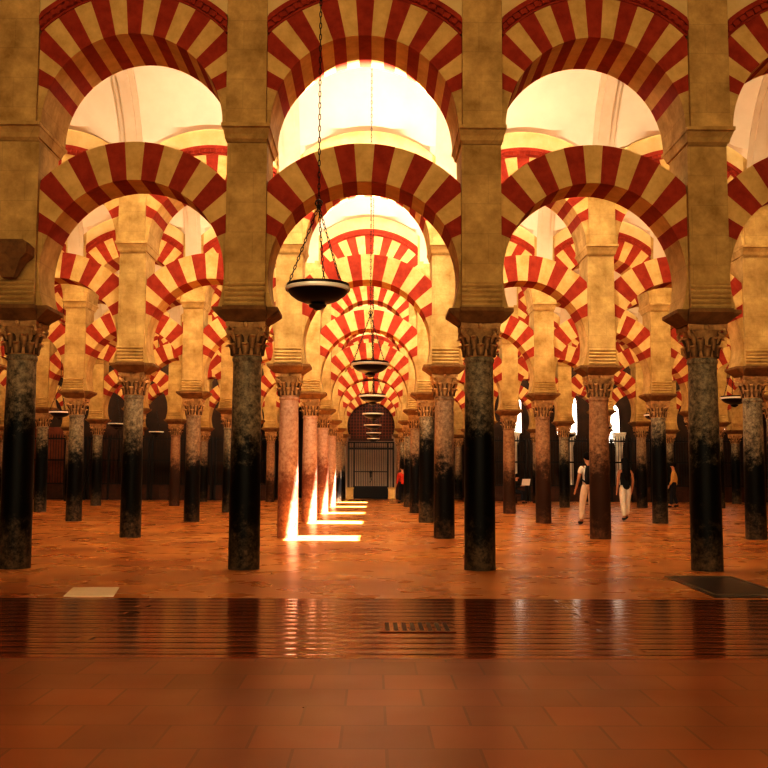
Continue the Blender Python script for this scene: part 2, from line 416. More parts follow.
def hood_mesh():
    b = MB(); n = 36; r0, r1 = RO_UP+0.03, RO_UP+0.17
    a0 = math.acos((XC-0.002)/r0)
    for (ra, rb, hd) in ((RO_UP+0.001, r0, 0.535), (r0, r0+0.075, 0.56), (r0+0.075, r1, 0.60)):
        for q in range(n):
            t = [a0 + (PI-2*a0)*(q+e)/n for e in (0,1)]
            vs = []
            for y in (-hd, hd):
                for (tt, r) in ((t[0],ra),(t[1],ra),(t[1],rb),(t[0],rb)):
                    x = max(-XC+.002, min(XC-.002, r*math.cos(tt))); vs.append((x, y, ZC_UP+r*math.sin(tt)))
            b.add(vs, [(0,1,2,3),(4,7,6,5),(0,4,5,1),(3,2,6,7)] + ([(0,3,7,4)] if q == 0 else []) + ([(1,5,6,2)] if q == n-1 else []))
    nd = 26
    for q in range(nd):                     # dentils
        tc = a0 + (PI-2*a0)*(q+0.5)/nd; w = (PI-2*a0)/nd*0.27
        for sgn in (-1, 1):
            vs = []
            for y in (0.555*sgn, 0.595*sgn):
                for (tt, r) in ((tc-w,r0),(tc+w,r0),(tc+w,r0+0.07),(tc-w,r0+0.07)): vs.append((max(-XC+.003, min(XC-.003, r*math.cos(tt))), y, ZC_UP+r*math.sin(tt)))
            b.add(vs, [(0,1,2,3),(4,7,6,5),(0,4,5,1),(3,2,6,7),(0,3,7,4),(1,5,6,2)])
    return b.mesh('hood_mould', [red])
HOOD = hood_mesh()
ARCHES = {n: ROWCOLS[n]-1 for n in range(1, NROW+1)}
def bay_words(k):
    if k == 0: return 'over the central aisle'
    return f'{NTH[abs(k)]} bay {side(k)} of the central aisle'
for n in range(1, NROW+1):
    for k in range(-ARCHES[n], ARCHES[n]+1):
        bx, bs = bay(n, k)
        o = link('horseshoe_arch', LOWER, None, (bx, row_y(n), 0)); o.scale = (bs, 1, 1)
        tag(o, f'lower red and cream striped horseshoe arch, {ORD[n]} row, {bay_words(k)}', 'arch', f'lower arches of the {ORD[n]} row', 'thing')
        o = link('round_arch', UPPER, None, (bx, row_y(n), 0)); o.scale = (bs, 1, 1)
        tag(o, f'upper red and cream striped round arch, {ORD[n]} row, {bay_words(k)}', 'arch', f'upper arches of the {ORD[n]} row', 'thing')
        link('hood_mould', HOOD, o)

# ------------------------------------------------------------------ spandrel walls and vaults
def hB(x):
    xl = (x + W/2) % W - W/2
    return 6.07 + math.sqrt(2.0**2 - xl*xl)
VH = DROW/2 - 0.59
def hA(dy):
    t = abs(dy)/VH
    return 6.95 if t >= 1 else 6.95 + 2.45*math.sqrt(1 - t*t)
for n in range(1, NROW+1):
    b = MB()
    for k in range(-ARCHES[n], ARCHES[n]+1):
        m = 24
        for j in range(m):
            x0 = (XC-.003)*(-1 + 2*j/m); x1 = (XC-.003)*(-1 + 2*(j+1)/m)
            lo = [ZC_UP + math.sqrt((RO_UP+0.175)**2 - x*x) for x in (x0, x1)]
            hi = [hB(x)+0.06 for x in (x0, x1)]
            bx, bs = bay(n, k)
            vs = [(bx+x0*bs,-0.57,lo[0]),(bx+x1*bs,-0.57,lo[1]),(bx+x1*bs,-0.57,hi[1]),(bx+x0*bs,-0.57,hi[0])]
            vs += [(p[0], 0.57, p[2]) for p in vs]
            b.add(vs, [(0,1,2,3),(4,7,6,5),(0,4,5,1),(3,2,6,7)])
    struct('wall_spandrel', b.mesh('wall_spandrel', [ochre]), (0, row_y(n), 0))
HOLES = [1, 2, 3, 4, 5]
HX0, HX1, HY = -0.17, 1.23, 0.82
NX = 20
for n in range(1, NROW):
    nb = 6
    xs = [-(nb+0.5)*W + W*(2*nb+1)*j/((2*nb+1)*NX) for j in range((2*nb+1)*NX+1)]
    if n in HOLES:
        xs = sorted([x for x in xs if abs(x-HX0) > 0.04 and abs(x-HX1) > 0.04] + [HX0, HX1])
    ys = [-VH + 2*VH*j/40 for j in range(41)] + [-HY, HY]
    ys = sorted(set(round(y, 4) for y in ys))
    b = MB(); ny = len(ys)
    vs = [(x, y, max(hA(y), hB(x))) for x in xs for y in ys]
    fs = []
    for a in range(len(xs)-1):
        for c in range(ny-1):
            xm = (xs[a]+xs[a+1])/2; ym = (ys[c]+ys[c+1])/2
            if n in HOLES and HX0 < xm < HX1 and -HY < ym < HY: continue
            fs.append((a*ny+c, (a+1)*ny+c, (a+1)*ny+c+1, a*ny+c+1))
    b.add(vs, fs)
    struct('ceiling', b.mesh('ceiling', [plaster], 25), (0, row_y(n)+DROW/2, 0))
    b = MB()
    for j in range(-nb, nb):
        xc = (j+0.5)*W; m = 22
        for (hw, dz) in ((0.21, 0.07), (0.11, 0.13)):
            for q in range(m):
                t0, t1 = PI*q/m, PI*(q+1)/m
                ya, yb = -VH*math.cos(t0), -VH*math.cos(t1); za, zb = 6.95+2.45*math.sin(t0), 6.95+2.45*math.sin(t1)
                vs = [(xc-hw,ya,za-dz),(xc+hw,ya,za-dz),(xc+hw,yb,zb-dz),(xc-hw,yb,zb-dz)]
                vs += [(xc-hw,ya,za+.1),(xc+hw,ya,za+.1),(xc+hw,yb,zb+.1),(xc-hw,yb,zb+.1)]
                b.add(vs, [(0,1,2,3),(0,3,7,4),(1,5,6,2)])
    struct('trim_vault_ribs', b.mesh('trim_vault_ribs', [ribm], 30), (0, row_y(n)+DROW/2, 0))
# ceiling of the open space in front of the arcades
b = MB(); b.box(-20.6, 20.6, -5.2, ROW1-0.45, 9.5, 9.7); struct('ceiling', b.mesh('ceiling', [plaster]))
b = MB(); b.box(-20.6, 20.6, ROW1-0.60, ROW1-0.40, 8.25, 9.7); struct('wall_front_upper', b.mesh('wall_front_upper', [plaster]))

b = MB()
for n in range(1, NROW+1): b.box(-20.6, 20.6, row_y(n)-1.6, row_y(n)+(1.6 if n < 7 else 4.5), 9.45, 9.6)
struct('sun_seal_strips', b.mesh('sun_seal_strips', [plaster]))  # unseen strips added over the rows to stop sun leaking in
# ------------------------------------------------------------------ floors
Y_STRIP, Y_EDGE = 10.15, 6.85
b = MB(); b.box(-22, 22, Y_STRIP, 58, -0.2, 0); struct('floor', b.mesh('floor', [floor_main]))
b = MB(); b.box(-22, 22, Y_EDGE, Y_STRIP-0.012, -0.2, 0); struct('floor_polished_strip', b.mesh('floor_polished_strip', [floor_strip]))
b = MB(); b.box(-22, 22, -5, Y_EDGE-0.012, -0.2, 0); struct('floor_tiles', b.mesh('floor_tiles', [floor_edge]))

# ------------------------------------------------------------------ outer walls
def boxstruct(name, args, m):
    b = MB(); b.box(*args); return struct(name, b.mesh(name, [m]))
YS = 50.5
boxstruct('wall_left', (-20.6, -20.2, -5, YS, -0.2, 10), sidewall)
boxstruct('wall_right', (20.2, 20.6, -5, YS, -0.2, 10), sidewall)
boxstruct('wall_rear', (-20.6, 20.6, -5.2, -4.8, -0.2, 10), sidewall)
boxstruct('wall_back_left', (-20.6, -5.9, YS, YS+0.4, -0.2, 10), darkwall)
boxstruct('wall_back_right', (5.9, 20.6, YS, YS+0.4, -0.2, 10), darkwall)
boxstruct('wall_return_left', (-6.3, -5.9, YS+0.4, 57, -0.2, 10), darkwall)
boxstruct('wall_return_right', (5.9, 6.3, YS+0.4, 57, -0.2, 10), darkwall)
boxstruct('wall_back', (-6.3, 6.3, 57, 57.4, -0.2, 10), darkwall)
boxstruct('wall_alcove', (-1.9, 1.9, 56.9, 56.998, 0, 4.2), palewall)

# ------------------------------------------------------------------ gate under the last central arch
YG = row_y(7)
g = empty('iron_gate', (0, YG, 0)); tag(g, 'tall black iron gate with upright bars at the far end of the central aisle', 'gate')
b = MB()
for x in (-1.20, -0.88, 0.88, 1.20): b.box(x-0.035, x+0.035, -0.04, 0.04, 0, 3.02)
b.box(-1.235, 1.235, -0.045, 0.045, 2.62, 2.72); b.box(-1.235, 1.235, -0.05, 0.05, 2.96, 3.04); b.box(-0.92, 0.92, -0.035, 0.035, 0.60, 0.68); b.box(-0.92,0.92,-0.03,0.03,1.42,1.47)
link('gate_frame', b.mesh('gate_frame', [iron]), g)
for x in [(-1.128 + 0.094*j) for j in range(25)]:
    if any(abs(x-c) < 0.05 for c in (-0.88, 0.88)): continue
    b = MB(); b.lathe([(0.014,0),(0.014,2.36),(0.024,2.38),(0.012,2.40),(0.012,2.62)], 6, (0,0,0.40))
    link('bar', b.mesh('bar', [iron]), g, (x, 0, 0))
b = MB(); b.box(-0.90, 0.90, -0.03, 0.03, 0.02, 0.60)
for j in range(5): b.box(-0.82+0.34*j, -0.54+0.34*j, -0.045, -0.03, 0.10, 0.52)
link('kick_panel', b.mesh('kick_panel', [iron]), g)
b = MB(); b.box(-0.05,0.05,-0.07,-0.03,1.15,1.5); b.ellipsoid((0,-0.07,1.40),(0.07,0.05,0.09),10,6); b.tube([(0,-0.06,1.15),(0.03,-0.08,1.0),(-0.05,-0.08,0.88)],0.03,6)
link('lock', b.mesh('lock', [iron], 40), g)
for s in (-1, 1):
    o = link('stone_plinth', None, None, (s*1.10, YG-0.18, 0)); b = MB(); b.loft_rects([(0.21,0.13,0),(0.21,0.13,0.07),(0.18,0.10,0.09),(0.18,0.10,0.52),(0.21,0.13,0.55),(0.21,0.13,0.62)])
    o2 = link('stone_plinth', b.mesh('stone_plinth', [cream]), None, (s*1.10, YG-0.18, 0)); bpy.data.objects.remove(o)
    tag(o2, f'low square stone plinth at the foot of the iron gate, {side(s)} side', 'plinth', 'plinths beside the gate')
# lattice tympanum in the arch over the gate
t = empty('lattice_screen', (0, YG, 0)); tag(t, 'dark wooden lattice filling the last central arch above the iron gate', 'screen')
b = MB(); n = 40; vs = [(0,0,3.9)]
def ty(a): return (R_LO-0.01)*math.cos(a), ZC_LO + (R_LO-0.01)*math.sin(a)
a0 = math.asin((3.44-ZC_LO)/(R_LO-0.01))
poly = [ty(a0 + (PI-2*a0)*j/n) for j in range(n+1)]
poly = [(1.10, 3.08), (1.10, 3.435)] + poly + [(-1.10, 3.435), (-1.10, 3.08)]
m = len(poly); vs = [(x, y, z) for y in (0.06, 0.10) for x, z in poly]
b.add(vs, [tuple(range(m)), tuple(reversed(range(m, 2*m)))] + [(j, m+j, m+(j+1)%m, (j+1)%m) for j in range(m)])
link('panel', b.mesh('panel', [wood]), t)
b = MB()
for j in range(-7, 8):
    x = j*0.155; h = ZC_LO + math.sqrt(max(0, (R_LO-0.05)**2 - x*x)); b.box(x-0.02, x+0.02, -0.02, 0.02, 3.08, h)
for j in range(11):
    z = 3.2 + j*0.165; hw = math.sqrt(max(0.01, (R_LO-0.05)**2 - (z-ZC_LO)**2)); hw = min(hw, 1.08 if z < 3.44 else 9); b.box(-hw, hw, -0.025, 0.02, z-0.018, z+0.018)
link('lattice', b.mesh('lattice', [redwood]), t)
b = MB(); b.box(-1.20, 1.20, -0.06, 0.12, 3.07, 3.20); link('lintel', b.mesh('lintel', [wood]), t)

# ------------------------------------------------------------------ chapel screens, windows, far columns
def screen_mesh(w, h):
    fr = MB()
    for x in (-w, -w/3, w/3, w): fr.box(x-0.05, x+0.05, -0.05, 0.05, 0, h+0.1)
    for z in (0.75, 1.9, h-0.05): fr.box(-w, w, -0.04, 0.04, z, z+0.07)
    ba = MB(); k = int(2*w/0.13)
    for j in range(1, k): 
        x = -w + 2*w*j/k; ba.lathe([(0.013,0),(0.013,h-0.8),(0.03,h-0.74),(0.002,h-0.55)], 5, (x,0,0.8))
    pn = MB(); pn.box(-w, w, -0.03, 0.03, 0.0, 0.75)
    for j in range(6): pn.box(-w+0.08+2*w*j/6, -w-0.08+2*w*(j+1)/6, -0.05, -0.03, 0.12, 0.66)
    return fr.mesh('frame', [iron]), ba.mesh('bars', [iron]), pn.mesh('base_panel', [wood])
SF, SB, SP = screen_mesh(1.46, 3.0)
for s in (-1, 1):
    for k in range(2, 7):
        r = empty('iron_screen', (s*k*W, YS-1.0, 0)); tag(r, f'black iron chapel screen by the far wall, {NTH[k]} bay {side(s)} of the central aisle', 'screen', 'chapel screens along the far wall')
        link('frame', SF, r); link('bars', SB, r); link('base_panel', SP, r)
def arched_window(nm, x, z0, z1, w, y):
    b = MB(); m = 16; zs = z1 - w
    pts = [(-w, z0), (w, z0)] + [(w*math.cos(PI*j/m), zs + w*math.sin(PI*j/m)) for j in range(m+1)]
    k = len(pts)
    b.add([(x+p[0], y, p[1]) for p in pts], [tuple(range(k))])
    o = struct(nm, b.mesh(nm, [skyglass]))
    f = MB(); e = 0.1
    P = [(-w, z0)] + [(-w, zs)] + [(-w*math.cos(PI*j/m), zs + w*math.sin(PI*j/m)) for j in range(m+1)] + [(w, z0), (-w, z0)]
    f.tube([(x+p[0], y-0.02, p[1]) for p in P], 0.06, 6)
    f.box(x-0.02, x+0.02, y-0.04, y-0.01, z0, z1); f.box(x-w, x+w, y-0.04, y-0.01, zs-0.02, zs+0.02)
    fo = link('window_frame', f.mesh('window_frame', [wood]), o)
for j, (x, z0, z1, w) in enumerate([(9.9, 3.3, 5.5, 0.55), (7.3, 3.4, 5.8, 0.35), (12.1, 2.9, 5.0, 0.5), (17.7, 3.6, 5.2, 0.5), (14.6, 2.6, 4.3, 0.4)]):
    arched_window(f'window_{j+1}', x, z0, z1, w, YS-0.02)

for px, x in ((0, 9.95), (1, 7.15), (2, 12.45), (3, 14.9)):
    r = empty('column', (x, YS-0.40, 0)); tag(r, f'pale white marble column standing against the far right wall, {NTH[px+1]} listed', 'column', 'white columns by the far wall', 'thing')
    r['label'] = ['white marble column by far right wall beside the reading visitor', 'white marble column by far right wall nearest the central aisle', 'white marble column by far right wall behind the long-haired woman', 'white marble column by far right wall farthest from the central aisle'][[1,0,2,3].index(px)] if False else \
        {0:'white marble column at the far right wall, second from the central aisle',1:'white marble column at the far right wall, closest to the central aisle',2:'white marble column at the far right wall, third from the central aisle',3:'white marble column at the far right wall, fourth from the central aisle'}[px]
    link('shaft', SHAFT['white'], r); link('capital', CAPITAL_W, r)
    b = MB(); b.loft_rects([(0.26,0.25,Z_IMP),(0.30,0.30,Z_IMP+0.12),(0.30,0.30,Z_IMP+0.2)]); link('impost_block', b.mesh('impost_block', [whites]), r)
# wooden door leaves on the far walls
def wood_door(nm, x, w, h, m):
    b = MB(); y = YS - 0.06
    b.box(x-w, x+w, y-0.03, y+0.05, 0, h)
    o = struct(nm, b.mesh(nm, [m])); p = MB()
    for i in range(2):
        for j in range(4): p.box(x-w+0.08+i*w, x-w+i*w+w-0.08, y-0.06, y-0.03, 0.12+j*h/4, h/4-0.08+j*h/4)
    link('door_panel', p.mesh('door_panel', [m]), o)
wood_door('door_1', 17.0, 0.75, 4.0, redwood)
wood_door('door_2', -16.2, 0.9, 3.6, redwood); wood_door('door_3', -13.4, 0.7, 3.6, wood); wood_door('door_4', -6.3, 0.8, 3.4, redwood)

# ------------------------------------------------------------------ hanging lamps
def lamp_meshes():
    bowl = MB(); R = 0.312
    bowl.lathe([(0.001,-0.185),(0.05,-0.18),(0.06,-0.165),(0.13,-0.155),(0.21,-0.125),(0.275,-0.075),(R-0.008,-0.025),(R,0.0),(R,0.03),(R-0.012,0.03),(R-0.02,0.0),(0.26,-0.06),(0.18,-0.11),(0.001,-0.14)], 40, cap=False)
    rim = MB(); rim.lathe([(R-0.012,-0.040),(R+0.004,-0.036),(R+0.012,-0.020),(R+0.010,0.000),(R+0.001,0.004)], 40, cap=False)
    fin = MB(); fin.lathe([(0.002,-0.232),(0.03,-0.228),(0.055,-0.21),(0.085,-0.195),(0.09,-0.18),(0.06,-0.165)], 20)
    def chain(length, step):
        c = MB(); z = 0; k = 0
        while z < length:
            pts = []
            for q in range(8):
                a = 2*PI*q/8; u = 0.011*math.cos(a); v = step*0.62*math.sin(a)
                pts.append((u if k % 2 == 0 else 0, 0 if k % 2 == 0 else u, z+step/2+v))
            c.tube(pts, 0.0045, 4, closed=True); z += step; k += 1
        return c
    hook = MB(); hook.tube([(0.035*math.cos(2*PI*q/10), 0, 0.86+0.035*math.sin(2*PI*q/10)) for q in range(10)], 0.008, 5, closed=True); hook.ellipsoid((0,0,0.82),(0.025,0.025,0.03),8,6)
    return bowl.mesh('bowl',[bronze],40), rim.mesh('rim',[silver],40), fin.mesh('finial',[bronze],40), chain(0.86,0.05).mesh('chain',[bronze]), hook.mesh('hook',[bronze],40), chain
BOWL, RIM, FIN, CH, HOOK, chainf = lamp_meshes()
CHL = {}
def lamp(x, y, ztop, label):
    zr = 3.09
    r = empty('hanging_lamp', (x, y, zr)); tag(r, label, 'lamp', 'hanging bowl lamps')
    link('bowl', BOWL, r); link('rim', RIM, r); link('finial', FIN, r); link('hook', HOOK, r)
    for k in range(3):
        a = math.radians(200 + 120*k); o = link('chain', CH, r)
        p = Vector((0.30*math.cos(a), 0.30*math.sin(a), 0.02)); q = Vector((0,0,0.83)); d = q-p
        o.rotation_mode = 'QUATERNION'; o.rotation_quaternion = d.to_track_quat('Z','Y'); o.location = p
        o.scale = (1,1,d.length/0.86)
    L = round(ztop - zr - 0.88, 2)
    if L not in CHL: CHL[L] = chainf(L, 0.06).mesh('long_chain', [bronze])
    link('long_chain', CHL[L], r, (0,0,0.88))
ny = lambda n: row_y(n) + DROW/2
lamp(-0.42, 9.85, 9.5, 'large dark bowl lamp on chains hanging in front of the central front arch')
for n in range(1, 7):
    lamp([0.08,0.11,0.12,0.10,0.14,0.12][n-1] - (0.55 if False else 0), ny(n), 9.38 if n == 6 or True else 9.4, f'dark bowl lamp over the central aisle between the {ORD[n]} and {ORD[n+1]} rows')
for n in (3, 4, 5): lamp(-9.25, ny(n), 9.38, f'dark bowl lamp in the left hall between the {ORD[n]} and {ORD[n+1]} rows')
for n in (2, 3, 4, 5): lamp(8.6, ny(n), 9.25 if False else max(hA(0)-0.02, 9.3), f'dark bowl lamp in the right hall between the {ORD[n]} and {ORD[n+1]} rows')

# ------------------------------------------------------------------ slabs and vent in the floor
pale_slab = mottled('pale_slab', (0.84,0.74,0.56),(0.92,0.83,0.66),5,0.4,0.1,20)
dark_slab = mottled('dark_slab', (0.020,0.014,0.010),(0.06,0.04,0.025),5,0.35,0.1,20)
b = MB(); b.add([(-2.96,10.22,0.001),(-2.46,10.22,0.001),(-2.60,11.02,0.001),(-3.10,11.02,0.001),(-2.96,10.22,0.008),(-2.46,10.22,0.008),(-2.60,11.02,0.008),(-3.10,11.02,0.008)], [(0,3,2,1),(4,5,6,7),(0,1,5,4),(1,2,6,5),(2,3,7,6),(3,0,4,7)])
tag(link('floor_slab', b.mesh('floor_slab', [pale_slab])), 'small pale marble slab set in the orange floor', 'slab')
sl = empty('tomb_slab', (0,0,0)); tag(sl, 'large dark grave slab set in the orange floor', 'slab')
def quad_prism(b, pts, z0, z1):
    b.add([(x,y,z) for z in (z0,z1) for x,y in pts], [(3,2,1,0),(4,5,6,7),(0,1,5,4),(1,2,6,5),(2,3,7,6),(3,0,4,7)])
A, B_, C_, D_ = (3.62,10.3),(4.46,10.3),(4.57,12.45),(3.73,12.45)
b = MB(); quad_prism(b, [A,B_,C_,D_], 0.001, 0.010); link('slab', b.mesh('slab', [dark_slab]), sl)
b = MB()
def lerp2(p,q,t): return (p[0]+(q[0]-p[0])*t, p[1]+(q[1]-p[1])*t)
b.tube([(x,y,0.011) for x,y in [lerp2(A,C_,.07),lerp2(B_,D_,.07),lerp2(C_,A,.07),lerp2(D_,B_,.07)]], 0.012, 6, closed=True)
link('border_line', b.mesh('border_line', [plain('slab_line',(0.10,0.065,0.035),0.5)]), sl)
v = empty('floor_vent', (0.50, 8.25, 0)); tag(v, 'small slotted vent grate in the polished red floor strip', 'vent')
b = MB(); b.box(-0.30,0.30,-0.27,0.27,0.001,0.006); link('frame', b.mesh('frame',[floor_strip]), v)
slot = MB(); slot.box(-0.017,0.017,-0.21,0.21,0.0062,0.0075); slot = slot.mesh('slot',[iron])
for j in range(8): link('slot', slot, v, (-0.238+0.068*j,0,0))
# corbel on the pier at the left edge
b = MB(); b.loft_rects([(0.08,0.06,-0.42),(0.18,0.13,-0.20),(0.262,0.16,-0.12),(0.262,0.16,0.0),(0.20,0.12,0.06)])
tag(link('stone_corbel', b.mesh('stone_corbel',[impm]), None, (-4.56, ROW1-0.40-0.165, 4.16)), 'carved stone corbel on the pier at the left edge of the front row', 'corbel')

# ------------------------------------------------------------------ people
skin_m = plain('skin', (0.45,0.22,0.12), 0.6); hair_m = plain('dark_hair', (0.008,0.005,0.004), 0.7, 0, 0.1)
def cloth(n, c): return mottled(n, tuple(x*0.85 for x in c), c, 9, 0.9, 0.2, 30)
white_c = cloth('white_cloth',(0.82,0.74,0.62)); pale_c = cloth('pale_trousers',(0.74,0.62,0.48)); black_c = cloth('black_cloth',(0.012,0.010,0.009)); yellow_c = cloth('tan_shirt',(0.62,0.36,0.10)); red_c = cloth('red_cloth',(0.55,0.05,0.02)); navy_c = cloth('dark_trousers',(0.015,0.014,0.018))
def skinned(name, verts, edges, radii, mat, lv=2):
    me = bpy.data.meshes.new(name); me.from_pydata(verts, edges, [])
    o = bpy.data.objects.new(name, me); COL.objects.link(o)
    md = o.modifiers.new('Skin','SKIN'); md.use_smooth_shade = True; md.branch_smoothing = 0.6
    if not me.skin_vertices: me.attributes
    for i, r in enumerate(radii):
        d = me.skin_vertices[0].data[i]; d.radius = (r if isinstance(r, tuple) else (r, r)); d.use_root = (i == 0)
    s = o.modifiers.new('Sub','SUBSURF'); s.levels = lv; s.render_levels = lv
    dg = bpy.context.evaluated_depsgraph_get(); dg.update()
    out = bpy.data.meshes.new_from_object(o.evaluated_get(dg))
    bpy.data.objects.remove(o); out.name = name; out.materials.clear(); out.materials.append(mat)
    out.polygons.foreach_set('use_smooth', [True]*len(out.polygons))
    return out
class Sk:
    def __init__(self): self.v=[]; self.e=[]; self.r=[]
    def j(self, p, r, par=None):
        self.v.append(tuple(p)); self.r.append(r); i=len(self.v)-1
        if par is not None: self.e.append((par,i))
        return i
def make_person(label, loc, rz, scale, J, shirt, trousers, hair='short', sleeves='short', shoe=black_c):
    """J: joint positions facing +Y, pelvis first."""
    V = lambda p: Vector(p)
    sk = Sk()
    pel = sk.j(J['pelvis'], 0.115); sp = sk.j(J['spine'], 0.105, pel); ch = sk.j(J['chest'], 0.125, sp)
    ne = sk.j(J['neck'], 0.052, ch); hb = sk.j(J['jaw'], 0.068, ne); hm = sk.j(J['head'], 0.092, hb); ht = sk.j(J['crown'], 0.066, hm)
    fw = V(J['face'])
    sk.j(V(J['head'])*0.55 + V(J['jaw'])*0.45 + fw*0.105, 0.016, hm)             # nose
    lat = fw.cross(V((0,0,1))).normalized()
    for s in (-1,1): sk.j(V(J['head']) + lat*0.092*s - V((0,0,0.02)), 0.014, hm)    # ears
    for s in ('l','r'):
        sh = sk.j(J['sh_'+s], 0.062, ch); el = sk.j(J['el_'+s], 0.043, sh); wr = sk.j(J['wr_'+s], 0.028, el)
        e, w = V(J['el_'+s]), V(J['wr_'+s]); d = (w-e).normalized()
        sdir = d.cross(V((1,0,0))) if abs(d.x) < 0.8 else d.cross(V((0,0,1)))
        sdir.normalize()
        pa = sk.j(w + d*0.06, (0.036,0.022), wr)
        for q, (off, ln) in enumerate(((-0.030,0.075),(-0.010,0.085),(0.010,0.080),(0.030,0.062))):
            k = sk.j(w + d*0.095 + sdir*off, 0.0095, pa); sk.j(w + d*(0.095+ln) + sdir*off + V((0,0.015,0)), 0.0075, k)
        k = sk.j(w + d*0.045 - sdir*0.042, 0.011, pa); sk.j(w + d*0.085 - sdir*0.06, 0.0085, k)
        hp = sk.j(J['hip_'+s], 0.092, pel); kn = sk.j(J['kn_'+s], 0.060, hp); an = sk.j(J['an_'+s], 0.040, kn); sk.j(J['to_'+s], 0.034, an)
    body = link('person', skinned('person', sk.v, sk.e, sk.r, skin_m), None, loc, rz); body.scale = (scale,)*3
    tag(body, label, 'person', 'visitors')
    c = Sk(); pb = c.j(V(J['pelvis'])+V((0,0,-0.10)), 0.150); p0 = c.j(V(J['pelvis'])+V((0,0,0.04)), 0.148, pb); p1 = c.j(J['spine'], 0.145, p0); p2 = c.j(J['chest'], 0.158, p1); c.j(V(J['chest'])*0.3+V(J['neck'])*0.7, 0.075, p2)
    for s in ('l','r'):
        a = c.j(J['sh_'+s], 0.084, p2); q = 0.6 if sleeves == 'short' else 1.0
        if sleeves != 'none':
            el = V(J['sh_'+s]).lerp(V(J['el_'+s]), q); k = c.j(el, 0.062, a)
            if sleeves == 'long': c.j(V(J['el_'+s]).lerp(V(J['wr_'+s]), 0.9), 0.046, k)
    link('shirt', skinned('shirt', c.v, c.e, c.r, shirt), body)
    c = Sk(); p0 = c.j(V(J['pelvis'])+V((0,0,0.03)), 0.140)
    c.j(V(J['pelvis'])+V((0,0,0.16)), 0.125, p0)
    for s in ('l','r'):
        a = c.j(J['hip_'+s], 0.112, p0); k = c.j(J['kn_'+s], 0.080, a); c.j(V(J['kn_'+s]).lerp(V(J['an_'+s]), 0.93), 0.066, k)
    link('trousers', skinned('trousers', c.v, c.e, c.r, trousers), body)
    for s in ('l','r'):
        an, to = V(J['an_'+s]), V(J['to_'+s]); c = Sk()
        a = c.j(an - (to-an).normalized()*0.03 - V((0,0,0.03)), 0.045); k = c.j(an.lerp(to,0.5)-V((0,0,0.012)), 0.046, a); c.j(to, 0.042, k)
        link('shoe', skinned('shoe', c.v, c.e, c.r, shoe), body)
    hd, cr = V(J['head']), V(J['crown'])
    b = MB(); b.ellipsoid(hd + V((0,0,0.035)) - fw*0.022, (0.105,0.112,0.105), 18, 10)
    if hair == 'long':
        b.tube([hd - fw*0.05 + V((0,0,0.03)), hd - fw*0.10 - V((0,0,0.10)), hd - fw*0.125 - V((0,0,0.25)), hd - fw*0.15 - V((0,0,0.42)), hd - fw*0.15 - V((0,0,0.50))], [0.09,0.105,0.115,0.085,0.03], 12)
    link('hair', b.mesh('hair', [hair_m], 60), body)
    b = MB()
    for s in (-1,1): b.ellipsoid(hd + fw*0.088 + lat*0.033*s - V((0,0,0.005)), (0.011,0.011,0.009), 8, 6)
    link('eyes', b.mesh('eyes', [hair_m], 60), body)
    return body
def stand(step=0.0, arm=0.0, turn=0.0):
    st, ar = step, arm
    return dict(pelvis=(0,0,0.94), spine=(0,0.01,1.12), chest=(0,0.0,1.30), neck=(0,0.005,1.47), jaw=(0,0.025,1.54), head=(0,0.025,1.63), crown=(0,0.01,1.70), face=(math.sin(turn),math.cos(turn),0),
        sh_l=(-0.17,0,1.39), el_l=(-0.23,-0.03+ar*0.5,1.11), wr_l=(-0.24,0.05+ar,0.88), sh_r=(0.17,0,1.39), el_r=(0.23,-0.03-ar*0.5,1.11), wr_r=(0.24,0.05-ar,0.88),
        hip_l=(-0.09,0,0.88), kn_l=(-0.095,0.04+st*0.5,0.49), an_l=(-0.09,st,0.085), to_l=(-0.10,st+0.15,0.045),
        hip_r=(0.09,0,0.88), kn_r=(0.095,0.06-st*0.25,0.49), an_r=(0.09,-st,0.10+abs(st)*0.15), to_r=(0.10,-st+0.15,0.045))
man = make_person('man in white shirt and pale trousers wearing a dark backpack, walking beside a column', (5.62,25.6,0), math.radians(12), 1.05, stand(0.20,0.12), white_c, pale_c)
woman = make_person('woman with long dark hair, black top and pale trousers, walking away', (7.25,28.3,0), math.radians(6), 1.0, stand(-0.16,-0.06), black_c, white_c, 'long', 'none')
man2 = make_person('man in a tan shirt and dark trousers standing near the far screens', (12.2,40.2,0), math.radians(70), 1.03, stand(0.12,0.1), yellow_c, navy_c, 'short', 'long')
far = make_person('person in a red coat beside the far columns of the central aisle', (1.44,45.2,0), math.radians(20), 0.97, stand(0.1,0.05), red_c, navy_c, 'short', 'long')
sit = dict(pelvis=(0,0,0.55), spine=(0,0.03,0.72), chest=(0,0.06,0.90), neck=(0,0.09,1.06), jaw=(0,0.125,1.125), head=(0,0.135,1.21), crown=(0,0.12,1.28), face=(0,0.95,-0.3),
        sh_l=(-0.17,0.05,0.99), el_l=(-0.24,0.14,0.76), wr_l=(-0.10,0.36,0.80), sh_r=(0.17,0.05,0.99), el_r=(0.24,0.14,0.76), wr_r=(0.10,0.36,0.80),
        hip_l=(-0.10,0.04,0.53), kn_l=(-0.12,0.44,0.51), an_l=(-0.11,0.42,0.085), to_l=(-0.12,0.57,0.045), hip_r=(0.10,0.04,0.53), kn_r=(0.12,0.44,0.51), an_r=(0.11,0.42,0.085), to_r=(0.12,0.57,0.045))
reader = make_person('seated person in dark clothes reading a white sheet on a bench', (6.55,45.6,0), math.radians(-120), 1.0, sit, black_c, navy_c, 'short', 'long')
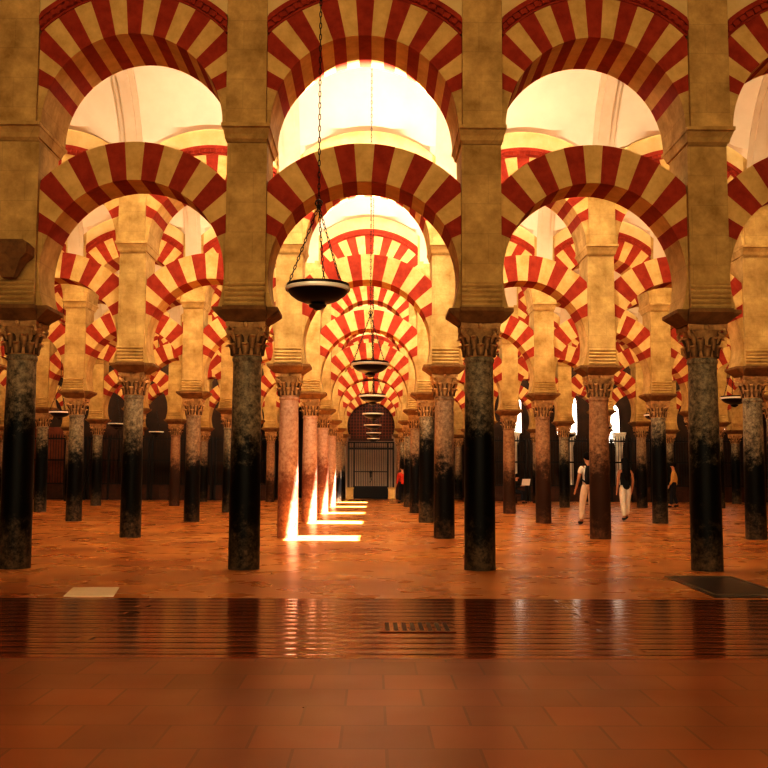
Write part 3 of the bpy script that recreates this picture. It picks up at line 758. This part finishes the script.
# backpack, paper, bench
bp = empty('backpack', (5.62,25.6,0), math.radians(12)); tag(bp, 'dark backpack worn by the man in the white shirt', 'backpack')
S = 1.05
b = MB(); b.loft_rects([(0.13*S,0.05*S,0.98*S),(0.155*S,0.075*S,1.02*S),(0.16*S,0.085*S,1.2*S),(0.14*S,0.07*S,1.38*S),(0.10*S,0.04*S,1.43*S)]); 
o = link('bag', b.mesh('bag',[black_c],80), bp, (0,-0.245*S,0))
b = MB(); b.box(-0.11*S,0.11*S,-0.115*S,-0.08*S,1.03*S,1.2*S); link('pocket', b.mesh('pocket',[navy_c]), bp, (0,-0.245*S,0))
for s in (-1,1):
    b = MB(); b.tube([(s*0.09*S,-0.2*S,1.38*S),(s*0.11*S,-0.10*S,1.47*S),(s*0.12*S,0.04*S,1.485*S),(s*0.13*S,0.155*S,1.40*S),(s*0.14*S,0.175*S,1.25*S),(s*0.165*S,0.08*S,1.12*S),(s*0.15*S,-0.18*S,1.04*S)],0.02,6); link('strap', b.mesh('strap',[black_c],50), bp)
b = MB(); b.add([(-0.21,0,0),(0.0,0.02,0.0),(0.21,0,0),(-0.21,0.10,0.30),(0.0,0.12,0.30),(0.21,0.10,0.30)], [(0,1,4,3),(1,2,5,4)])
pm = b.mesh('paper',[plain('paper',(0.9,0.88,0.85),0.8)])
R = Matrix.Rotation(math.radians(-120),4,'Z'); pp = R @ Vector((0,0.53,0.82))
tag(link('paper', pm, None, (6.55+pp.x,45.6+pp.y,pp.z), math.radians(-160)), 'white sheet of paper held by the seated reader', 'paper')
bn = empty('bench', (6.55,45.6,0), math.radians(-120)); tag(bn, 'dark wooden bench under the seated reader', 'bench')
b = MB(); b.box(-0.8,0.8,-0.25,0.22,0.29,0.33); link('seat', b.mesh('seat',[wood]), bn)
for x in (-0.72,0.72):
    for y in (-0.20,0.16):
        b = MB(); b.box(-0.03,0.03,-0.03,0.03,0,0.29); link('leg', b.mesh('leg',[wood]), bn, (x,y,0))

# ------------------------------------------------------------------ lights
def area(name, loc, d, sx, sy, e, c, spread=180):
    l = bpy.data.lights.new(name, 'AREA'); l.shape = 'RECTANGLE'; l.size = sx; l.size_y = sy; l.energy = e; l.color = c; l.spread = math.radians(spread)
    o = bpy.data.objects.new(name, l); COL.objects.link(o); o.location = loc
    o.rotation_euler = Vector(d).to_track_quat('-Z','Y').to_euler(); return o
WARM = (1.0, 0.77, 0.46); NEUT = (1.0, 0.92, 0.80)
sun = bpy.data.lights.new('sun','SUN'); sun.energy = 150; sun.angle = math.radians(0.6); sun.color = (0.80,0.90,1.0)
so = bpy.data.objects.new('sun', sun); COL.objects.link(so); so.location = (4,0,20)
so.rotation_euler = Vector((-1.38,3.30,-9.38)).to_track_quat('-Z','Y').to_euler()
for n in range(1, 7):
    y = row_y(n) + 0.66
    hw = (ROWCOLS[min(n+1,6)]-0.5)*W
    ln = hw - 2.2
    for s in (-1,1):
        area('hall_fill', (s*(2.2+ln/2), y, 6.3), (0,1,-0.15), ln, 0.35, 26*ln, WARM)  # unseen warm strips added as fill for the side halls
    area('aisle_fill', (0.1, y, 6.5), (0,1,0.8) if n < 6 else (0,1,0), 2.3, 0.5, 420 if n < 3 else (165 if n < 6 else 120), NEUT)  # unseen strip added to brighten the central vault and arches
    if n in HOLES: area('skylight', (0.53, ny(n), 9.0), (0,0,-1), 1.3, 1.0, 200, (1,0.93,0.8))
area('front_fill', (0, -3.5, 5.0), (0,1,-0.08), 16, 4, 1350, (1,0.78,0.44))  # unseen fill added behind the camera to light the front row
w = bpy.data.worlds.new('World'); scene.world = w; w.use_nodes = True
w.node_tree.nodes['Background'].inputs[0].default_value = (0.9,0.95,1,1); w.node_tree.nodes['Background'].inputs[1].default_value = 1.0

# ------------------------------------------------------------------ camera
cam = bpy.data.cameras.new('camera'); co = bpy.data.objects.new('camera', cam); COL.objects.link(co)
cam.sensor_width = 36; cam.lens = 1000/768*36; cam.clip_end = 300
co.location = (0.145, 0, 1.22)
fwd = Vector((math.tan(math.radians(0.573)), 1, math.tan(math.radians(5.256))))
q = fwd.to_track_quat('-Z','Y'); co.rotation_euler = (q.to_matrix() @ Matrix.Rotation(math.radians(0.25),3,'Z')).to_euler()
scene.camera = co
scene.view_settings.view_transform = 'Standard'; scene.view_settings.look = 'Medium High Contrast'; scene.view_settings.exposure = 0.0; scene.view_settings.gamma = 0.88
scene.cycles.diffuse_bounces = 4; scene.cycles.max_bounces = 8; scene.cycles.caustics_reflective = False
